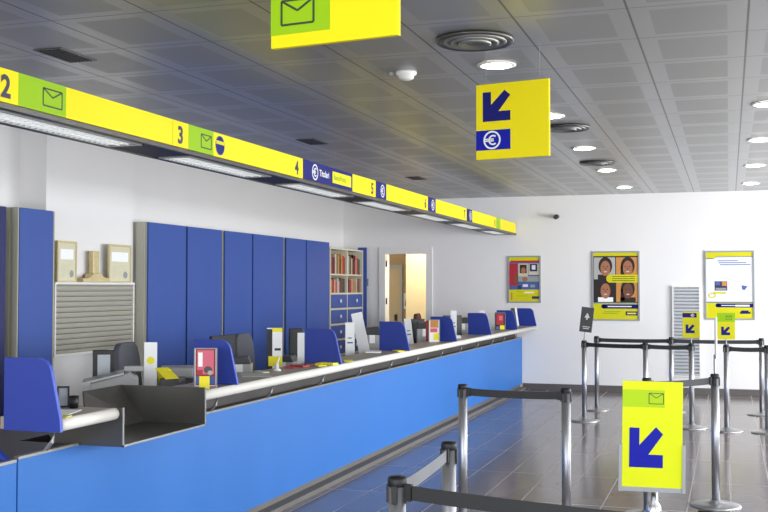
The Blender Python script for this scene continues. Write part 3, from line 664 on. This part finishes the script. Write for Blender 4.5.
# station between hopper and second divider
def monitor(label, x, y, rz, wd=.40, h=.30, base=DK, zc=None, m='black'):
    t = thing('monitor', label, 'monitor', (x, y, base), rz, 'computer monitors on the clerk desks')
    MB(m).box((-.10, -.08, 0), (.10, .08, .012), .004).build('base', t)
    MB(m).box((-.02, .0, .012), (.02, .02, .16)).build('neck', t)
    MB(m).box((-wd/2, -.03, .09), (wd/2, -.0, .09+h), .006).build('casing', t)
    MB('screen').box((-wd/2+.03, -.032, .12), (wd/2-.03, -.030, .06+h)).build('screen', t)
    return t
R0 = -PI/2
monitor('black monitor beside the parcel scale behind the hopper', -3.90, 6.04, .62, .14, .29)
t = thing('parcel_scale', 'grey parcel scale with sloping plate behind the dark hopper', 'scale', (-3.63, 5.85, DK), .55)
MB('plastic_grey').prism([(-.20, 0), (.09, 0), (.09, .22), (.03, .26), (-.20, .20)], 'y', -.11, .11, .01).build('body', t)
MB('alu').prism([(-.25, .192), (.0, .252), (.0, .262), (-.25, .204)], 'y', -.15, .15).build('plate', t)
MB('plastic_dark').tube([(.06, .05, .2), (.06, .05, .26)], .012, 8).build('neck', t)
MB('plastic_grey').box((.0, .03, .255), (.12, .07, .29), .006).build('display', t)
leaflet_card('info_card', 'white upright card with a yellow spot behind the hopper', -3.70, 6.29, DK, .42, .085, 'paper', .05, .45, yellow_spot, 'card')
t = thing('desk_printer', 'grey desk printer between the white card and brochure holder', 'printer', (-3.68, 6.62, DK), .5)
MB('plastic_dark').box((-.11, -.14, 0), (.11, .14, .16), .01).build('body', t)
MB('plastic_grey').box((-.115, -.145, .162), (.115, .145, .235), .012).build('lid', t)
MB('paper').box((-.09, -.22, .10), (.09, -.141, .104)).build('paper_tray', t)
for (x, y, rz, lx, lab) in ((-3.46, 6.04, .9, .3, 'folded yellow leaflet leaning over the hopper top'), (-3.41, 5.97, .5, -.75, 'second yellow leaflet below the first, over the hopper top')):
    m = MB('paper_yellow'); m.T = Matrix.Rotation(lx, 4, 'X'); m.box((-.045, -.095, .21), (.045, .095, .214)); m.box((-.01, -.01, .0), (.01, .01, .21)) if False else None
    tag(m.build('leaflet', None, (x, y, DK+.04), rz), lab, 'leaflet')
tag(MB('plastic_dark').box((-.065, -.10, 0), (.065, .10, .205), .006).build('document_box', None, (-3.44, 6.13, DK), .3), 'dark document box under the yellow leaflets behind the hopper', 'box')
def brochure_holder(label, x, y, rz, wd, h, fn, back='acrylic', grp=None):
    t = thing('brochure_holder', label, 'brochure holder', (x, y, SH), rz, grp)
    MB('plastic_grey').box((-wd/2-.006, -.045, 0), (wd/2+.006, .045, .006), .001).build('base', t)
    MB('plastic_grey').box((-wd/2-.006, -.006, .006), (-wd/2, .012, h)).box((wd/2, -.006, .006), (wd/2+.006, .012, h)).box((-wd/2, -.006, h-.006), (wd/2, .012, h)).build('frame', t)
    m = MB('paper').box((-wd/2, 0, .006), (wd/2, .006, h-.006)); m.T = Matrix.Translation((-wd/2, 0, .006)); fn(m, wd, h); m.build('brochure', t)
    return t
t = brochure_holder('brochure holder with pink and red leaflet beside the hopper', -3.0, 5.74, .38, .125, .235, red_print)
tag(MB('paper_yellow').box((-.03, -.002, 0), (.03, .003, .075)).build('price_card', None, (-2.955, 5.64, SH), .4), 'small yellow card standing in front of the pink brochure holder', 'card')
# station two
monitor('black monitor behind the second divider, left of the grey chair', -4.02, 8.02, R0+.0, .42, .30)
monitor('black monitor behind the third divider with a white card', -3.62, 8.62, R0-.9, .12, .34)
leaflet_card('info_card', 'white card in front of the monitor behind the third divider', -3.50, 8.44, DK, .40, .06, 'paper', .02, .4, None, 'card')
def black_side(m, w_, h): m.rect(0, h*.02, w_*.35, h*.98, 1, 'black').rect(w_*.35, h*.93, w_, h, 1, 'paper_yellow').rect(w_*.1, .15, w_, h*.5, 2, 'paper_yellow') .rect(w_*.5, h*.6, w_*.9, h*.64, 2, 'ink')
t = leaflet_card('leaflet_stand', 'black and white leaflet stand with yellow top beside the grey chair', -3.52, 7.93, DK, .46, .125, 'paper', .05, .42, black_side)
def telephone(label, x, y, rz):
    t = thing('telephone', label, 'telephone', (x, y, DK), rz, 'desk telephones')
    MB('plastic_grey').prism([(-.09, 0), (.09, 0), (.09, .03), (-.09, .09)], 'y', -.1, .1, .006).build('body', t)
    MB('plastic_grey').tube([(-.05, -.09, .10), (-.05, -.04, .115), (-.05, .04, .115), (-.05, .09, .10)], [.024, .016, .016, .024], 10).build('handset', t)
    k = MB('plastic_dark')
    for i in range(3):
        for j in range(4): k.box((.0+.02*i, -.03+.02*j, .05-.006*i), (.014+.02*i, -.016+.02*j, .062-.006*i))
    k.build('keypad', t)
def till(label, x, y, rz, h=.22):
    t = thing('receipt_printer', label, 'printer', (x, y, DK), rz, 'grey receipt printers')
    MB('paper_grey').box((-.10, -.12, 0), (.10, .12, h*.75), .012).build('body', t)
    MB('plastic_dark').prism([(-.09, h*.755), (.09, h*.755), (.07, h), (-.09, h*.95)], 'y', -.11, .11, .004).build('cover', t)
    MB('paper').box((-.03, -.125, h*.5), (.03, -.121, h*.75)).build('receipt', t)
telephone('grey telephone on the desk in front of the grey chair', -3.48, 7.42, .6)
till('grey receipt printer left of the black and white leaflet stand', -3.74, 7.74, .4, .24)
till('grey receipt printer right of the black and white leaflet stand', -3.62, 8.38, .2, .21)
till('grey receipt printer before the blue drawers, beside the third divider', -3.60, 9.25, .3, .22)
telephone('grey telephone behind the third divider', -3.45, 8.95, .5)
tag(MB('paper_grey').box((-.10, -.14, 0), (.10, .14, .004)).build('paper_sheet', None, (-3.08, 6.62, SH), .5), 'grey form lying on the shelf after the second divider', 'paper')
tag(MB('book_cream').box((-.025, -.07, 0), (.025, .07, .010)).build('notepad', None, (-3.14, 6.85, SH), .9), 'cream notepad on the shelf in front of the grey chair', 'notepad')
t = thing('pen_holder', 'white pen holder on the shelf before the leaflet stand', 'pen holder', (-3.10, 7.03, SH))
MB('white').smooth().lathe([(0, 0), (.03, 0), (.028, .008), (.010, .018), (.012, .05), (0, .05)], 16).build('base', t); MB('white').tube([(0, 0, .05), (.015, .01, .10)], .005, 8).build('pen', t)
for k, (x, y, rz, c_) in enumerate(((-3.12, 7.30, .3, 'red'), (-3.10, 7.45, 1.2, 'red'), (-3.07, 7.58, .5, 'brown'), (-3.0, 7.58, .9, 'paper_yellow'), (-3.03, 7.68, .1, 'paper_yellow'), (-2.97, 7.72, 1.3, 'paper_yellow'), (-2.95, 8.12, .4, 'paper_yellow'), (-2.95, 9.50, .7, 'paper_yellow'))):
    lab = ['leftmost red leaflet lying before the third divider', 'second red leaflet lying before the third divider', 'brown leaflet lying next to the red ones before the third divider', 'yellow leaflet lying next to the brown leaflet', 'yellow leaflet touching the third divider', 'yellow leaflet nearest the shelf edge by the third divider', 'single yellow leaflet just past the third divider', 'single yellow leaflet just before the fourth divider'][k]
    tag(MB(c_).box((-.035, -.07, 0), (.035, .07, .008+.004*(k % 3)), .001).build('leaflet', None, (x, y, SH), rz), lab, 'leaflet', 'leaflets lying on the shelf')
# station three
leaflet_card('leaning_card', 'tall white card leaning back in front of the bookcase', -3.42, 9.96, DK+.022, .53, .11, 'paper', .12, .25, None, 'card').rotation_euler = (0, -.22, .25)
leaflet_card('leaflet_stand', 'white and yellow leaflet stand left of the tall leaning card', -3.50, 9.68, DK, .45, .09, 'paper', .03, .4, yellow_foot)
till('grey cash printer between tall white card and fourth divider', -3.75, 11.1, .3, .36)
telephone('grey telephone beside the tall white leaning card', -3.45, 10.2, .2)
tag(MB('paper').box((-.07, -.10, 0), (.07, .10, .01)).build('paper_stack', None, (-3.14, 9.32, SH), .3), 'white paper stack on the shelf before the fourth divider', 'paper')
# station four
leaflet_card('leaflet_stand', 'narrow white leaflet stand right of the fourth divider', -3.5, 11.78, DK+.006, .43, .08, 'paper', -.0, .3, yellow_foot).rotation_euler = (0, -.12, .3)
monitor('black monitor behind the white stand between fourth and fifth dividers', -3.80, 12.95, R0-.9, .26, .30)
till('tall grey receipt printer beside the monitor near the fifth divider', -3.62, 12.75, .3, .37)
def maroon(m, w_, h): m.rect(0, h*.05, w_, h, 1, 'book_red')
leaflet_card('leaflet_stand', 'dark red leaflet stand left of the orange and white one', -3.38, 12.1, DK, .40, .08, 'book_red', .02, .3, None)
def orange_print(m, w_, h): m.rect(w_*.1, h*.62, w_*.9, h*.95, 1, 'orange').rect(w_*.45, .02, w_*.95, h*.38, 1, 'paper_yellow').rect(w_*.1, h*.42, w_*.8, h*.6, 1, 'pink')
brochure_holder('white and yellow brochure holder standing on the shelf before the fifth divider', -3.07, 11.2, .32, .11, .25, orange_print)
# station five
leaflet_card('leaflet_stand', 'slim white and yellow leaflet stand right of the fifth divider', -3.50, 13.75, DK, .48, .08, 'paper', .02, .3, yellow_foot)
monitor('black monitor between the fifth and sixth dividers', -3.78, 14.8, R0-.8, .30, .30)
till('grey receipt printer left of the sixth divider', -3.70, 15.05, .3, .36)
tag(MB('paper').box((-.08, -.11, 0), (.08, .11, .03)).build('paper_stack', None, (-3.13, 12.3, SH), .3), 'white paper stack on the shelf past the fifth divider', 'paper')
# station six
leaflet_card('leaflet_stand', 'white leaflet stand leaning right after the sixth divider', -3.40, 15.25, DK+.006, .45, .08, 'paper', .02, .3, yellow_foot).rotation_euler = (0, -.12, .3)
monitor('black monitor between the sixth divider and red poster frame', -3.72, 16.1, R0-.8, .32, .30)
def red2(m, w_, h): m.rect(w_*.0, h*.0, w_, h, 1, 'black').rect(w_*.15, h*.3, w_*.85, h*.9, 2, 'red').rect(w_*.4, h*.55, w_*.75, h*.8, 3, 'pink').rect(w_*.5, .01, w_*.95, h*.27, 3, 'paper_yellow').rect(w_*.1, .01, w_*.45, h*.2, 3, 'poster_blue')
brochure_holder('black framed red poster holder before the seventh divider', -3.05, 14.6, .3, .14, .25, red2)
t = leaflet_card('leaflet_stand', 'narrow black and white leaflet stand right of the seventh divider', -3.06, 15.85, SH+.008, .29, .09, 'paper', .0, .3, lambda m, w_, h: m.rect(0, 0, w_*.7, h, 1, 'plastic_dark')); t.rotation_euler = (0, -.15, .3)
# chairs
def office_chair(label, x, y, rz, m, top):
    t = thing('office_chair', label, 'chair', (x, y, 0), rz, 'clerk office chairs')
    dz = top-1.12
    g = MB('plastic_dark')
    for k in range(5):
        a = 2*PI*k/5; g.tube([(0, 0, .10), (.27*math.cos(a), .27*math.sin(a), .065)], [.028, .016], 8)
    g.build('star_base', t)
    for k in range(5):
        a = 2*PI*k/5; MB('black').smooth().tube([(.27*math.cos(a)-.02*math.sin(a), .27*math.sin(a)+.02*math.cos(a), .03), (.27*math.cos(a)+.02*math.sin(a), .27*math.sin(a)-.02*math.cos(a), .03)], .03, 12).build('castor', t)
    MB('plastic_dark').tube([(0, 0, .1), (0, 0, .48+dz)], .028, 12).build('gas_column', t)
    MB(m).smooth().box((-.23, -.23, .48+dz), (.23, .23, .56+dz), .03).build('seat', t)
    pts = [(-.19, 0), (.19, 0), (.215, .10), (.21, .34), (.18, .42), (.12, .46), (-.12, .46), (-.18, .42), (-.21, .34), (-.215, .10)]
    b_ = MB(m).smooth(); b_.T = Matrix.Translation((0, .24, .66+dz)) @ Matrix.Rotation(-.10, 4, 'X'); b_.prism(pts, 'y', -.03, .03, .012); b_.build('backrest', t)
    MB('plastic_dark').tube([(0, .15, .49+dz), (0, .29, .52+dz), (0, .30, .80+dz)], .02, 8).build('back_support', t)
# local -y is the sitter's front; clerks face +x
office_chair('grey office chair behind the parcel scale', -4.36, 7.54, PI/2+.15, 'fabric_grey', 1.16)
office_chair('grey office chair behind the second divider', -4.30, 9.55, PI/2+.05, 'fabric_grey', 1.15)
office_chair('maroon office chair in front of the doorway behind the fifth divider', -4.36, 15.95, PI/2+.1, 'fabric_maroon', 1.20)
